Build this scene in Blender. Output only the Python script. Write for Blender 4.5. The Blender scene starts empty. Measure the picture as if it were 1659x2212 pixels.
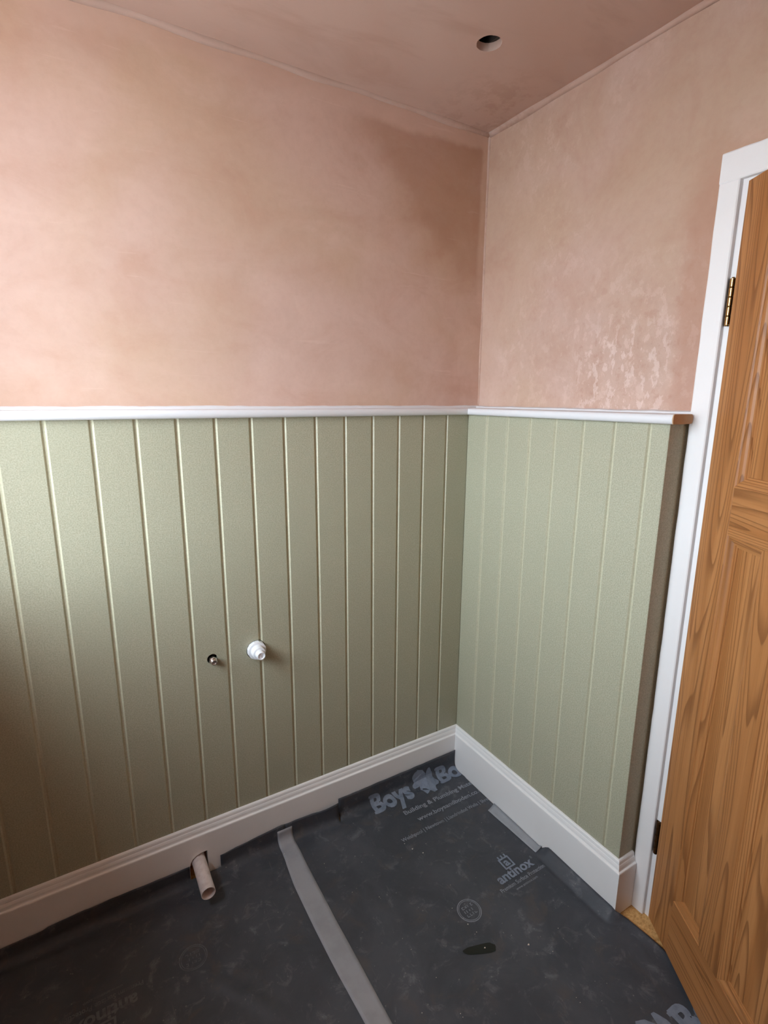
import bpy, bmesh, math, random
from mathutils import Vector, Matrix, noise

random.seed(7)
scene = bpy.context.scene
col = scene.collection

# ------------------------------------------------------------------ camera
YAW, PITCH, ROLL = 0.5396, -0.2125, 0.0066
CAM = Vector((-1.2527, -1.5048, 1.4871))
F_PX = 1142.2
fw = Vector((math.sin(YAW) * math.cos(PITCH), math.cos(YAW) * math.cos(PITCH), math.sin(PITCH)))
rt = fw.cross(Vector((0, 0, 1))).normalized()
up = rt.cross(fw)
r2 = rt * math.cos(ROLL) + up * math.sin(ROLL)
u2 = up * math.cos(ROLL) - rt * math.sin(ROLL)
cam_data = bpy.data.cameras.new('camera')
cam = bpy.data.objects.new('camera', cam_data)
col.objects.link(cam)
cam.matrix_world = Matrix(((r2.x, u2.x, -fw.x, CAM.x), (r2.y, u2.y, -fw.y, CAM.y), (r2.z, u2.z, -fw.z, CAM.z), (0, 0, 0, 1)))
cam_data.sensor_fit = 'HORIZONTAL'
cam_data.sensor_width = 36.0
cam_data.lens = 36.0 * F_PX / 1659.0
cam_data.clip_start = 0.02
scene.camera = cam

# ------------------------------------------------------------------ sky, daylight, exposure
world = bpy.data.worlds.new('overcast_sky')
scene.world = world
world.use_nodes = True
bg = world.node_tree.nodes['Background']
bg.inputs['Color'].default_value = (0.865, 0.95, 1.07, 1)
bg.inputs['Strength'].default_value = 10.0

vs = scene.view_settings
vs.view_transform = 'Standard'
vs.look = 'None'
vs.gamma = 1.0
vs.use_curve_mapping = False
vs.exposure = 1.2
scene.cycles.max_bounces = 12
scene.cycles.diffuse_bounces = 8
scene.cycles.caustics_reflective = False
scene.cycles.caustics_refractive = False

# room dimensions (metres)
PY, PX = 0.042, 0.080          # plaster planes of the back and the right wall
WX = -1.63                     # inner face of the window wall
FY = -1.92                     # unseen wall behind the camera, set close to bounce light back
HC = 2.357                     # ceiling
WIN_Y0, WIN_Y1, WIN_Z0, WIN_Z1 = -0.98, -0.17, 1.05, 2.29

pl = bpy.data.lights.new('window_portal', 'AREA')
pl.shape = 'RECTANGLE'
pl.size, pl.size_y = WIN_Z1 - WIN_Z0, WIN_Y1 - WIN_Y0
pl.cycles.is_portal = True
plo = bpy.data.objects.new('window_portal', pl)
col.objects.link(plo)
plo.location = (WX - 0.385, (WIN_Y0 + WIN_Y1) / 2, (WIN_Z0 + WIN_Z1) / 2)
plo.rotation_euler = (0, math.radians(-90), 0)

# ------------------------------------------------------------------ helpers
def obj(name, verts, faces, mat, parent=None, smooth=False, label=None, cat=None, kind=None, group=None, local=False):
    """one mesh object; vertices are in world space unless local"""
    me = bpy.data.meshes.new(name)
    if parent is not None and not local:
        inv = parent.matrix_basis.inverted()
        if parent.parent is not None:
            inv = (parent.parent.matrix_basis @ parent.matrix_basis).inverted()
        verts = [inv @ Vector(v) for v in verts]
    me.from_pydata([tuple(v) for v in verts], [], faces)
    me.update()
    bm = bmesh.new(); bm.from_mesh(me)
    bmesh.ops.recalc_face_normals(bm, faces=bm.faces[:])
    bm.to_mesh(me); bm.free()
    if smooth:
        me.polygons.foreach_set('use_smooth', [True] * len(me.polygons))
    for m in (mat if isinstance(mat, (list, tuple)) else [mat]):
        me.materials.append(m)
    o = bpy.data.objects.new(name, me)
    col.objects.link(o)
    if parent is not None:
        o.parent = parent
    tag(o, label, cat, kind, group)
    return o

def tag(o, label=None, cat=None, kind=None, group=None):
    if label: o['label'] = label
    if cat: o['category'] = cat
    if kind: o['kind'] = kind
    if group: o['group'] = group
    return o

def empty(name, loc=(0, 0, 0), rotz=0.0, label=None, cat=None, kind=None, group=None):
    o = bpy.data.objects.new(name, None)
    col.objects.link(o)
    o.empty_display_size = 0.05
    o.matrix_basis = Matrix.Translation(loc) @ Matrix.Rotation(rotz, 4, 'Z')
    return tag(o, label, cat, kind, group)

class MB:
    def __init__(s): s.v = []; s.f = []
    def add(s, v, f):
        n = len(s.v); s.v += [tuple(q) for q in v]; s.f += [tuple(i + n for i in q) for q in f]; return s
    def box(s, x0, x1, y0, y1, z0, z1):
        return s.add([(x0, y0, z0), (x1, y0, z0), (x1, y1, z0), (x0, y1, z0), (x0, y0, z1), (x1, y0, z1), (x1, y1, z1), (x0, y1, z1)],
                     [(0, 3, 2, 1), (4, 5, 6, 7), (0, 1, 5, 4), (1, 2, 6, 5), (2, 3, 7, 6), (3, 0, 4, 7)])
    def prism(s, poly, fn, a, b):
        """polygon (u, v) swept between depths a and b; fn(u, v, d) gives the point"""
        n = len(poly)
        v = [fn(u, w, a) for u, w in poly] + [fn(u, w, b) for u, w in poly]
        f = [tuple(range(n))[::-1], tuple(range(n, 2 * n))] + [(i, (i + 1) % n, n + (i + 1) % n, n + i) for i in range(n)]
        return s.add(v, f)
    def lathe(s, prof, fn, n=32, close=True, twist=0.0):
        """profile (r, h) turned about an axis; fn(a, b, h) gives the point"""
        v = []
        for r, h in prof:
            for i in range(n):
                a = 2 * math.pi * i / n + twist
                v.append(fn(r * math.cos(a), r * math.sin(a), h))
        f = []
        for k in range(len(prof) - 1):
            for i in range(n):
                j = (i + 1) % n
                f.append((k * n + i, k * n + j, (k + 1) * n + j, (k + 1) * n + i))
        if close:
            f.append(tuple(range(n))[::-1]); f.append(tuple(range((len(prof) - 1) * n, len(prof) * n)))
        return s.add(v, f)
    def build(s, name, mat, parent=None, **k):
        return obj(name, s.v, s.f, mat, parent, **k)

def cut(o, cutters):
    """subtract closed meshes from an object"""
    for c in cutters:
        m = o.modifiers.new('cut', 'BOOLEAN'); m.operation = 'DIFFERENCE'; m.solver = 'EXACT'; m.object = c
    bpy.context.view_layer.update()
    dg = bpy.context.evaluated_depsgraph_get()
    me = bpy.data.meshes.new_from_object(o.evaluated_get(dg))
    o.modifiers.clear()
    old = o.data; o.data = me; me.name = o.name
    bpy.data.meshes.remove(old)

def drop(o):
    me = o.data
    bpy.data.objects.remove(o); bpy.data.meshes.remove(me)

def smooth_by_angle(o, deg=35):
    me = o.data
    me.polygons.foreach_set('use_smooth', [True] * len(me.polygons))
    bm = bmesh.new(); bm.from_mesh(me)
    lim = math.radians(deg)
    for e in bm.edges:
        if len(e.link_faces) != 2 or e.calc_face_angle(9) > lim: e.smooth = False
    bm.to_mesh(me); bm.free()

# ------------------------------------------------------------------ node helpers
def srgb(r, g, b):
    f = lambda c: (c / 255 / 12.92) if c / 255 <= 0.04045 else ((c / 255 + 0.055) / 1.055) ** 2.4
    return (f(r), f(g), f(b), 1)

class NT:
    def __init__(s, name):
        s.m = bpy.data.materials.new(name); s.m.use_nodes = True
        s.t = s.m.node_tree; s.n = s.t.nodes; s.l = s.t.links
        s.p = s.n['Principled BSDF']
        s.tc = s.n.new('ShaderNodeTexCoord').outputs['Object']
    def put(s, sock, v):
        if hasattr(v, 'is_linked'): s.l.new(v, sock)
        else: sock.default_value = v
    def mapping(s, scale=(1, 1, 1), rot=(0, 0, 0), loc=(0, 0, 0), vec=None):
        n = s.n.new('ShaderNodeMapping')
        s.l.new(vec or s.tc, n.inputs['Vector'])
        n.inputs['Scale'].default_value = scale; n.inputs['Rotation'].default_value = rot
        s.put(n.inputs['Location'], loc)
        return n.outputs['Vector']
    def noise(s, scale, detail=4, rough=0.55, vec=None, dist=0.0):
        n = s.n.new('ShaderNodeTexNoise')
        s.l.new(vec or s.tc, n.inputs['Vector'])
        n.inputs['Scale'].default_value = scale; n.inputs['Detail'].default_value = detail
        n.inputs['Roughness'].default_value = rough; n.inputs['Distortion'].default_value = dist
        return n.outputs['Fac']
    def math(s, op, a, b=None, c=None, clamp=False):
        n = s.n.new('ShaderNodeMath'); n.operation = op; n.use_clamp = clamp
        s.put(n.inputs[0], a)
        if b is not None: s.put(n.inputs[1], b)
        if c is not None: s.put(n.inputs[2], c)
        return n.outputs[0]
    def step(s, v, a, b):
        """smooth 0..1 as v goes from a to b"""
        n = s.n.new('ShaderNodeMapRange'); n.interpolation_type = 'SMOOTHSTEP'
        s.put(n.inputs['Value'], v)
        if a <= b:
            n.inputs['From Min'].default_value = a; n.inputs['From Max'].default_value = b
        else:
            n.inputs['From Min'].default_value = b; n.inputs['From Max'].default_value = a
            n.inputs['To Min'].default_value = 1; n.inputs['To Max'].default_value = 0
        return n.outputs['Result']
    def mix(s, fac, a, b, blend='MIX'):
        n = s.n.new('ShaderNodeMix'); n.data_type = 'RGBA'; n.blend_type = blend
        s.put(n.inputs['Factor'], fac)
        s.put(n.inputs[6], a); s.put(n.inputs[7], b)
        return n.outputs[2]
    def xyz(s):
        n = s.n.new('ShaderNodeSeparateXYZ'); s.l.new(s.tc, n.inputs[0]); return n.outputs
    def bump(s, h, strength=0.2, dist=0.002, normal=None):
        n = s.n.new('ShaderNodeBump'); s.put(n.inputs['Height'], h)
        n.inputs['Strength'].default_value = strength; n.inputs['Distance'].default_value = dist
        if normal is not None: s.l.new(normal, n.inputs['Normal'])
        s.l.new(n.outputs['Normal'], s.p.inputs['Normal'])
        return n.outputs['Normal']
    def done(s, color=None, rough=None, metal=None, spec=None):
        if color is not None: s.put(s.p.inputs['Base Color'], color)
        if rough is not None: s.put(s.p.inputs['Roughness'], rough)
        if metal is not None: s.p.inputs['Metallic'].default_value = metal
        if spec is not None: s.p.inputs['Specular IOR Level'].default_value = spec
        return s.m

# ------------------------------------------------------------------ materials
def plaster_base(t, streak=(1, 1, 1), dk=1.0):
    srgb_ = globals()['srgb']
    srgb = lambda r, g, b: srgb_(r * dk, g * dk, b * dk)
    big = t.noise(1.7, 3, 0.5, dist=0.4)
    mid = t.noise(4.5, 5, 0.6, t.mapping(streak), 0.6)
    c = t.mix(t.step(big, 0.35, 0.65), srgb(213, 183, 169), srgb(206, 176, 154))
    c = t.mix(t.math('MULTIPLY', t.step(mid, 0.45, 0.75), 0.55), c, srgb(194, 156, 136))
    c = t.mix(t.math('MULTIPLY', t.step(mid, 0.5, 0.25), 0.35), c, srgb(228, 200, 186))
    fine = t.noise(60, 3, 0.6)
    c = t.mix(t.math('MULTIPLY', t.step(fine, 0.35, 0.75), 0.12), c, srgb(180, 140, 118))
    return c, mid, fine

def mat_plaster_back():
    t = NT('pink_plaster_damp_corner')
    c, mid, fine = plaster_base(t, (1, 1, 1.6))
    x, y, z = t.xyz()
    wob = t.math('MULTIPLY_ADD', t.noise(7, 5, 0.6), 0.16, -0.08)
    zz = t.math('ADD', z, wob); xx = t.math('ADD', x, wob)
    # damp brown patch under the ceiling joint next to the corner
    lim = t.math('MULTIPLY', t.math('MAXIMUM', t.math('SUBTRACT', 2.25, zz), 0.0), 1.05)
    e = t.math('SUBTRACT', t.math('ADD', xx, 0.48), lim)
    m = t.step(e, -0.05, 0.16)
    m = t.math('MULTIPLY', m, t.step(t.math('ADD', z, t.math('MULTIPLY', wob, 0.3)), 2.312, 2.285))
    m = t.math('MULTIPLY', m, t.step(zz, 1.62, 2.12))
    m = t.math('MULTIPLY', m, t.step(t.math('ADD', x, t.math('MULTIPLY', wob, 0.15)), 0.058, 0.040))
    c = t.mix(t.math('MULTIPLY', m, 0.50), c, srgb(166, 122, 96))
    m2 = t.math('MULTIPLY', t.step(xx, -0.35, 0.0), t.step(t.noise(5, 4, 0.6, t.mapping((1, 1, 0.5), loc=(3, 0, 0))), 0.45, 0.65))
    m2 = t.math('MULTIPLY', m2, t.step(x, 0.062, 0.045))
    c = t.mix(t.math('MULTIPLY', m2, 0.25), c, srgb(172, 124, 98))
    # pale feathered joint against the ceiling
    j = t.math('MULTIPLY', t.step(t.math('ADD', z, t.math('MULTIPLY', wob, 0.35)), 2.29, 2.315), 0.45)
    c = t.mix(j, c, srgb(215, 184, 168))
    # scraped pale trowel streaks
    st = t.step(t.noise(3.0, 6, 0.65, t.mapping((1.0, 1, 14.0)), 0.3), 0.62, 0.72)
    c = t.mix(t.math('MULTIPLY', st, 0.22), c, srgb(236, 212, 200))
    h = t.math('ADD', t.math('MULTIPLY', mid, 0.7), t.math('MULTIPLY', fine, 0.12))
    t.bump(h, 0.16, 0.01)
    return t.done(c, 0.86, spec=0.25)

def mat_plaster_right():
    t = NT('pink_plaster_blotched')
    c, mid, fine = plaster_base(t, (1, 1, 1), 0.94)
    x, y, z = t.xyz()
    # trowelled crusty texture
    v = t.mapping((1, 1, 0.8), rot=(0.5, 0, 0))
    cr = t.noise(24, 9, 0.70, v, 0.15)
    crm = t.step(t.noise(3.2, 3, 0.5, t.mapping(loc=(0, 2, 1))), 0.42, 0.62)
    low = t.math('MULTIPLY', t.step(z, 2.0, 1.62), t.step(y, -0.20, -0.45))
    area = t.math('MAXIMUM', t.math('MULTIPLY', crm, 0.55), low)
    spot = t.math('MULTIPLY', t.step(cr, 0.52, 0.60), area)
    c = t.mix(t.math('MULTIPLY', spot, 0.26), c, srgb(236, 212, 202))
    dk = t.math('MULTIPLY', t.step(cr, 0.46, 0.36), area)
    c = t.mix(t.math('MULTIPLY', dk, 0.30), c, srgb(170, 126, 104))
    # damp band beside the door trim
    wob = t.math('MULTIPLY_ADD', t.noise(9, 4, 0.6), 0.12, -0.06)
    b = t.math('MULTIPLY', t.step(t.math('ADD', y, wob), -0.66, -0.73), t.step(z, 2.15, 1.9))
    c = t.mix(t.math('MULTIPLY', b, 0.5), c, srgb(178, 132, 110))
    # drips of white bloom just above the rail
    dr = t.step(t.noise(38, 7, 0.65, t.mapping((1, 1, 0.6)), 0.15), 0.53, 0.58)
    drm = t.math('MULTIPLY', t.step(z, 1.76, 1.60), t.math('MULTIPLY', t.step(y, -0.34, -0.46), t.step(y, -0.70, -0.66)))
    c = t.mix(t.math('MULTIPLY', t.math('MULTIPLY', dr, drm), 0.34), c, srgb(240, 222, 216))
    h = t.math('ADD', t.math('MULTIPLY', mid, 0.5), t.math('MULTIPLY', t.math('MULTIPLY', cr, area), 0.55))
    h = t.math('ADD', h, t.math('MULTIPLY', fine, 0.08))
    t.bump(h, 0.42, 0.014)
    return t.done(c, 0.85, spec=0.25)

def mat_plaster_plain(name='pink_plaster_ceiling'):
    t = NT(name)
    big = t.noise(1.3, 3, 0.5, t.mapping((1, 1, 1), loc=(5, 1, 0)), 0.5)
    c = t.mix(t.step(big, 0.3, 0.7), srgb(206, 181, 169), srgb(196, 165, 150))
    mid = t.noise(5, 5, 0.6, t.mapping((0.6, 1.6, 1)), 0.5)
    c = t.mix(t.math('MULTIPLY', t.step(mid, 0.5, 0.72), 0.4), c, srgb(180, 147, 131))
    x, y, z = t.xyz()
    # damp blotches in the far corner
    d = t.noise(14, 5, 0.65, dist=0.2)
    cm = t.math('MULTIPLY', t.step(x, -0.30, 0.0), t.step(y, -0.40, -0.10))
    c = t.mix(t.math('MULTIPLY', t.math('MULTIPLY', t.step(d, 0.45, 0.6), cm), 0.28), c, srgb(150, 112, 88))
    t.bump(t.math('ADD', t.math('MULTIPLY', mid, 0.5), t.math('MULTIPLY', t.noise(80, 2, 0.5), 0.1)), 0.10, 0.008)
    return t.done(c, 0.9, spec=0.2)

def mat_sage():
    t = NT('sage_green_painted_mdf')
    sp = t.noise(300, 4, 0.75)
    sp2 = t.noise(150, 3, 0.6)
    c = t.mix(t.step(sp, 0.3, 0.7), srgb(154, 153, 131), srgb(186, 185, 162))
    c = t.mix(t.math('MULTIPLY', t.step(sp2, 0.45, 0.7), 0.35), c, srgb(184, 183, 162))
    big = t.noise(2.3, 3, 0.5)
    c = t.mix(t.math('MULTIPLY', t.step(big, 0.45, 0.65), 0.3), c, srgb(164, 165, 143))
    t.bump(t.math('ADD', sp2, sp), 0.22, 0.0012)
    return t.done(c, 0.52, spec=0.4)

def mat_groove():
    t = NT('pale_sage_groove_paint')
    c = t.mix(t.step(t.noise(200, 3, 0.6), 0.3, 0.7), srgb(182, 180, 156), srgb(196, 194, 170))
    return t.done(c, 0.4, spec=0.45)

def mat_white(name, col_=(240, 240, 240), rough=0.42, dirt=0.10):
    t = NT(name)
    a = t.noise(3.5, 5, 0.6)
    c = t.mix(t.math('MULTIPLY', t.step(a, 0.45, 0.75), dirt), srgb(*col_), srgb(206, 198, 190))
    t.bump(t.noise(220, 2, 0.5), 0.05, 0.001)
    return t.done(c, rough, spec=0.45)

def mat_raw_mdf():
    t = NT('raw_mdf')
    c = t.mix(t.noise(300, 3, 0.7), srgb(182, 150, 118), srgb(204, 172, 140))
    return t.done(c, 0.85, spec=0.2)

def mat_oak(name, horizontal=False, tint=1.0):
    t = NT(name)
    oi = t.n.new('ShaderNodeObjectInfo')
    off = t.math('MULTIPLY', oi.outputs['Random'], 9.0)
    cx = t.n.new('ShaderNodeCombineXYZ')
    t.l.new(off, cx.inputs[0]); t.l.new(off, cx.inputs[1]); t.l.new(off, cx.inputs[2])
    add = t.n.new('ShaderNodeVectorMath'); add.operation = 'ADD'
    t.l.new(t.tc, add.inputs[0]); t.l.new(cx.outputs[0], add.inputs[1])
    v = add.outputs[0]
    # the door lies in its local x (width) / z (height) plane
    lng = (0.05, 1, 1) if horizontal else (1, 1, 0.05)
    g1 = t.mapping(lng, vec=v)
    warp = t.noise(8.0, 2, 0.35, g1, 0.15)
    ring = t.math('MULTIPLY_ADD', warp, 34.0, 0.0)
    ringf = t.math('FRACT', ring)
    line = t.math('MULTIPLY', t.step(ringf, 0.55, 0.95), t.step(ringf, 1.0, 0.95))
    soft = t.math('ABSOLUTE', t.math('SUBTRACT', ringf, 0.5))
    lf = (0.02, 1, 1) if horizontal else (1, 1, 0.02)
    fine = t.noise(170, 4, 0.65, t.mapping(lf, vec=v))
    med = t.noise(34, 3, 0.6, t.mapping(lf, vec=v))
    c = t.mix(t.step(med, 0.3, 0.7), srgb(164, 108, 60), srgb(182, 126, 76))
    c = t.mix(t.math('MULTIPLY', line, 0.66), c, srgb(110, 64, 30))
    c = t.mix(t.math('MULTIPLY', soft, 0.15), c, srgb(178, 126, 78))
    c = t.mix(t.math('MULTIPLY', t.step(fine, 0.5, 0.72), 0.45), c, srgb(122, 76, 40))
    t.bump(t.math('ADD', fine, t.math('MULTIPLY', line, -0.6)), 0.12, 0.0012)
    return t.done(c, 0.46, spec=0.4)

def mat_sheet():
    t = NT('black_protection_sheet')
    a = t.noise(4.0, 6, 0.65, dist=0.5)
    b = t.noise(22, 5, 0.7, dist=0.6)
    d = t.noise(9, 5, 0.65, t.mapping(loc=(4, 2, 0)), 0.8)
    c = t.mix(t.step(a, 0.35, 0.7), srgb(64, 67, 74), srgb(78, 81, 88))
    c = t.mix(t.math('MULTIPLY', t.step(b, 0.52, 0.72), t.step(a, 0.3, 0.6)), c, srgb(104, 106, 112))
    c = t.mix(t.math('MULTIPLY', t.step(d, 0.52, 0.70), 0.45), c, srgb(88, 81, 77))
    dots = t.n.new('ShaderNodeTexVoronoi'); dots.inputs['Scale'].default_value = 60
    t.l.new(t.tc, dots.inputs['Vector'])
    dm = t.math('MULTIPLY', t.step(dots.outputs['Distance'], 0.14, 0.08), t.step(b, 0.52, 0.58))
    c = t.mix(t.math('MULTIPLY', dm, 0.6), c, srgb(130, 130, 130))
    # scraped dusty lines
    s1 = t.step(t.noise(16, 4, 0.6, t.mapping((5, 0.5, 1), rot=(0, 0, 0.5)), 0.4), 0.66, 0.74)
    c = t.mix(t.math('MULTIPLY', s1, 0.25), c, srgb(120, 118, 116))
    t.bump(t.math('ADD', t.math('MULTIPLY', t.noise(30, 5, 0.6), 0.5), t.noise(6, 4, 0.6, dist=0.8)), 0.35, 0.006)
    return t.done(c, t.math('MULTIPLY_ADD', b, 0.25, 0.42), spec=0.35)

def mat_flat(name, c, rough, metal=0.0, spec=0.5, var=0.1, scale=30, dark=None):
    t = NT(name)
    dk = dark or tuple(int(q * 0.82) for q in c)
    cc = t.mix(t.math('MULTIPLY', t.step(t.noise(scale, 4, 0.6), 0.4, 0.7), var * 3 if var < 0.33 else 1.0), srgb(*c), srgb(*dk))
    return t.done(cc, rough, metal, spec)

def mat_chipboard():
    t = NT('chipboard')
    vo = t.n.new('ShaderNodeTexVoronoi'); vo.inputs['Scale'].default_value = 150
    t.l.new(t.mapping((1, 2, 1)), vo.inputs['Vector'])
    c = t.mix(t.step(t.noise(90, 4, 0.7), 0.3, 0.7), srgb(176, 128, 72), srgb(222, 176, 116))
    sx = t.n.new('ShaderNodeSeparateColor'); t.l.new(vo.outputs['Color'], sx.inputs[0])
    c = t.mix(t.math('MULTIPLY', sx.outputs[0], 0.45), c, srgb(230, 190, 130))
    return t.done(c, 0.8, spec=0.2)

def mat_glass():
    m = bpy.data.materials.new('window_glass'); m.use_nodes = True
    n = m.node_tree.nodes; l = m.node_tree.links
    n.clear()
    out = n.new('ShaderNodeOutputMaterial'); mx = n.new('ShaderNodeMixShader')
    tr = n.new('ShaderNodeBsdfTransparent'); gl = n.new('ShaderNodeBsdfGlossy')
    gl.inputs['Roughness'].default_value = 0.02
    tr.inputs['Color'].default_value = (0.95, 0.97, 0.96, 1)
    mx.inputs[0].default_value = 0.06
    l.new(tr.outputs[0], mx.inputs[1]); l.new(gl.outputs[0], mx.inputs[2])
    l.new(mx.outputs[0], out.inputs['Surface'])
    return m

M_back = mat_plaster_back(); M_right = mat_plaster_right(); M_ceil = mat_plaster_plain()
M_plain = mat_plaster_plain('pink_plaster_plain')
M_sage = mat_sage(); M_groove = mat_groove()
M_white = mat_white('white_satin_paint')
M_primer = mat_white('white_primer_paint', (224, 225, 228), 0.55, 0.06)
M_trim = mat_white('white_gloss_paint', (238, 237, 237), 0.36, 0.10)
M_mdf = mat_raw_mdf()
M_oakv = mat_oak('oak_upright_grain'); M_oakh = mat_oak('oak_level_grain', True)
M_sheet = mat_sheet()
M_tape = mat_flat('grey_cloth_tape', (158, 160, 166), 0.45, 0.0, 0.4, 0.12, 14)
M_tape2 = mat_flat('silver_tape', (160, 164, 170), 0.42, 0.15, 0.5, 0.1, 14)
M_print = mat_flat('grey_blue_print_ink', (128, 138, 154), 0.55, 0.0, 0.3, 0.2, 60, (104, 112, 126))
M_print2 = mat_flat('faint_print_ink', (140, 145, 155), 0.6, 0.0, 0.3, 0.2, 60, (108, 112, 120))
M_print3 = mat_flat('fainter_print_ink', (104, 107, 114), 0.6, 0.0, 0.3, 0.3, 60, (84, 86, 92))  # fainter ink tone for the left hand sheet
M_scuff = mat_flat('wet_black_mark', (10, 11, 11), 0.3)
M_chip = mat_chipboard()
M_brass = mat_flat('polished_brass', (214, 176, 112), 0.22, 1.0, 0.5, 0.15, 40)
M_brassd = mat_flat('dark_brass', (92, 62, 34), 0.4, 0.9, 0.5, 0.2, 40)  # darker brass tone: low hinge, leaves and pins
M_chrome = mat_flat('chromed_brass', (232, 226, 220), 0.30, 1.0, 0.5, 0.2, 90, (150, 120, 100))
M_copper = mat_flat('dull_copper', (170, 116, 88), 0.35, 1.0, 0.5, 0.2, 60)
M_pvc = mat_flat('white_waste_pipe_plastic', (224, 214, 212), 0.45, 0.0, 0.45, 0.2, 60, (196, 180, 176))
M_cap = mat_flat('bright_white_plastic', (240, 243, 248), 0.35, 0.0, 0.5, 0.05, 30)
M_dark = mat_flat('dark_timber', (70, 62, 58), 0.9)
M_ground = mat_flat('grey_paving', (172, 170, 166), 0.9)
M_crumb = mat_flat('plaster_crumb', (226, 216, 204), 0.9)
M_glass = mat_glass()
M_upvc = mat_white('white_window_frame', (238, 238, 238), 0.35, 0.03)

# ------------------------------------------------------------------ shell of the room
T = 0.37
MB().box(WX - 1.2, 2.2, FY - 0.3, 0.5, -0.12, 0.0).build('floor', M_chip, label='bare orange chipboard floor showing in the doorway', cat='floor', kind='structure')

wall_back = MB().box(WX - T, PX + 0.13, PY, PY + 0.25, 0, HC + 0.20).build('wall_back', M_back, label='pink plastered wall with a brown damp patch near the corner', cat='wall', kind='structure')
DY0, DY1, DZ = -0.79, -1.615, 1.985      # structural opening of the doorway
wr = MB()
wr.box(PX, PX + 0.13, DY0, PY, 0, HC + 0.20)
wr.box(PX, PX + 0.13, FY - 0.2, DY1, 0, HC + 0.20)
wr.box(PX, PX + 0.13, DY1, DY0, DZ, HC + 0.20)
wall_right = wr.build('wall_right', M_right, label='pink plastered wall with pale blotches beside the oak door', cat='wall', kind='structure')
wl = MB()
wl.box(WX - T, WX, FY - 0.2, PY, 0, WIN_Z0)
wl.box(WX - T, WX, FY - 0.2, PY, WIN_Z1, HC + 0.20)
wl.box(WX - T, WX, WIN_Y1, PY, WIN_Z0, WIN_Z1)
wl.box(WX - T, WX, FY - 0.2, WIN_Y0, WIN_Z0, WIN_Z1)
wl.build('wall_left', M_plain, label='pink plastered wall holding the window, outside the photo', cat='wall', kind='structure')
MB().box(WX - T, PX + 0.13, FY - 0.2, FY, 0, HC + 0.20).build('wall_front', M_plain, label='pink plastered wall behind the camera', cat='wall', kind='structure')

# unseen hall added behind the door to keep outside light out
hl = MB()
hl.box(1.30, 1.42, FY - 0.2, PY + 0.25, 0, HC + 0.20)
hl.box(PX + 0.13, 1.30, PY, PY + 0.25, 0, HC + 0.20)
hl.box(PX + 0.13, 1.30, FY - 0.2, FY, 0, HC + 0.20)
hl.build('wall_hall', M_plain, label='plain plaster walls of the unseen hall added behind the door', cat='wall', kind='structure')

# ceiling with the drilled hole for a downlight
ceil = MB().box(WX - T, 1.42, FY - 0.2, PY + 0.25, HC, HC + 0.019).build('ceiling', M_ceil, label='pink plastered ceiling with a drilled downlight hole', cat='ceiling', kind='structure')
HX, HY, HR = -0.240, -0.312, 0.0315
cm = MB()
ring = []
for i in range(48):
    a = 2 * math.pi * i / 48
    rr = HR * (1 + 0.025 * noise.noise(Vector((math.cos(a) * 3, math.sin(a) * 3, 0.4)))) + random.uniform(-0.0004, 0.0004)
    ring.append((HX + rr * math.cos(a), HY + rr * math.sin(a)))
cm.prism(ring, lambda u, v, d: (u, v, d), HC - 0.01, HC + 0.03)
c0 = cm.build('cutter', M_dark)
cut(ceil, [c0]); drop(c0)
MB().box(WX - T, 1.42, FY - 0.2, PY + 0.25, HC + 0.20, HC + 0.23).build('void_cover', M_dark, ceil, label='dark cover added over the ceiling void to block light')  # cover added above the void to block light
MB().box(HX + 0.022, HX + 0.067, -1.5, PY, HC + 0.0195, HC + 0.199).build('joist', M_dark, ceil, label='grey timber edge seen up the hole')

# feathered plaster joints: small uneven coves where the planes meet
def cove(name, a, b, n1, n2, w, mat, parent, n=90, seed=0.0):
    a = Vector(a); b = Vector(b); n1 = Vector(n1); n2 = Vector(n2)
    v = []; f = []
    for i in range(n + 1):
        p = a.lerp(b, i / n)
        w1 = w * (1 + 0.55 * noise.noise(p * 7 + Vector((seed, 0, 0)))); w2 = w * (1 + 0.55 * noise.noise(p * 7 + Vector((0, seed, 5))))
        v += [p - n1 * 0.002 + n2 * w2, p + n1 * w1 * 0.22 + n2 * w2 * 0.30, p + n1 * w1 - n2 * 0.002, p - n1 * 0.002 - n2 * 0.002]
    for i in range(n):
        k = 4 * i
        f += [(k, k + 1, k + 5, k + 4), (k + 1, k + 2, k + 6, k + 5), (k + 2, k + 3, k + 7, k + 6), (k + 3, k, k + 4, k + 7)]
    f += [(0, 3, 2, 1), (4 * n, 4 * n + 1, 4 * n + 2, 4 * n + 3)]
    return obj(name, v, f, mat, parent, smooth=True)
cove('ceiling_joint', (WX, PY, HC), (PX, PY, HC), (0, -1, 0), (0, 0, -1), 0.015, M_plain, wall_back, seed=1)
cove('ceiling_joint', (PX, PY, HC), (PX, FY, HC), (-1, 0, 0), (0, 0, -1), 0.015, M_plain, wall_right, seed=4)
cove('corner_joint', (PX, PY, 1.40), (PX, PY, HC), (-1, 0, 0), (0, -1, 0), 0.008, M_plain, wall_right, seed=8)

# ground outside the window
MB().box(-40, WX - T - 0.05, -30, 30, -0.5, -0.45).build('ground_outside', M_ground, label='grey paved ground outside the window', cat='ground', kind='structure')

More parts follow.
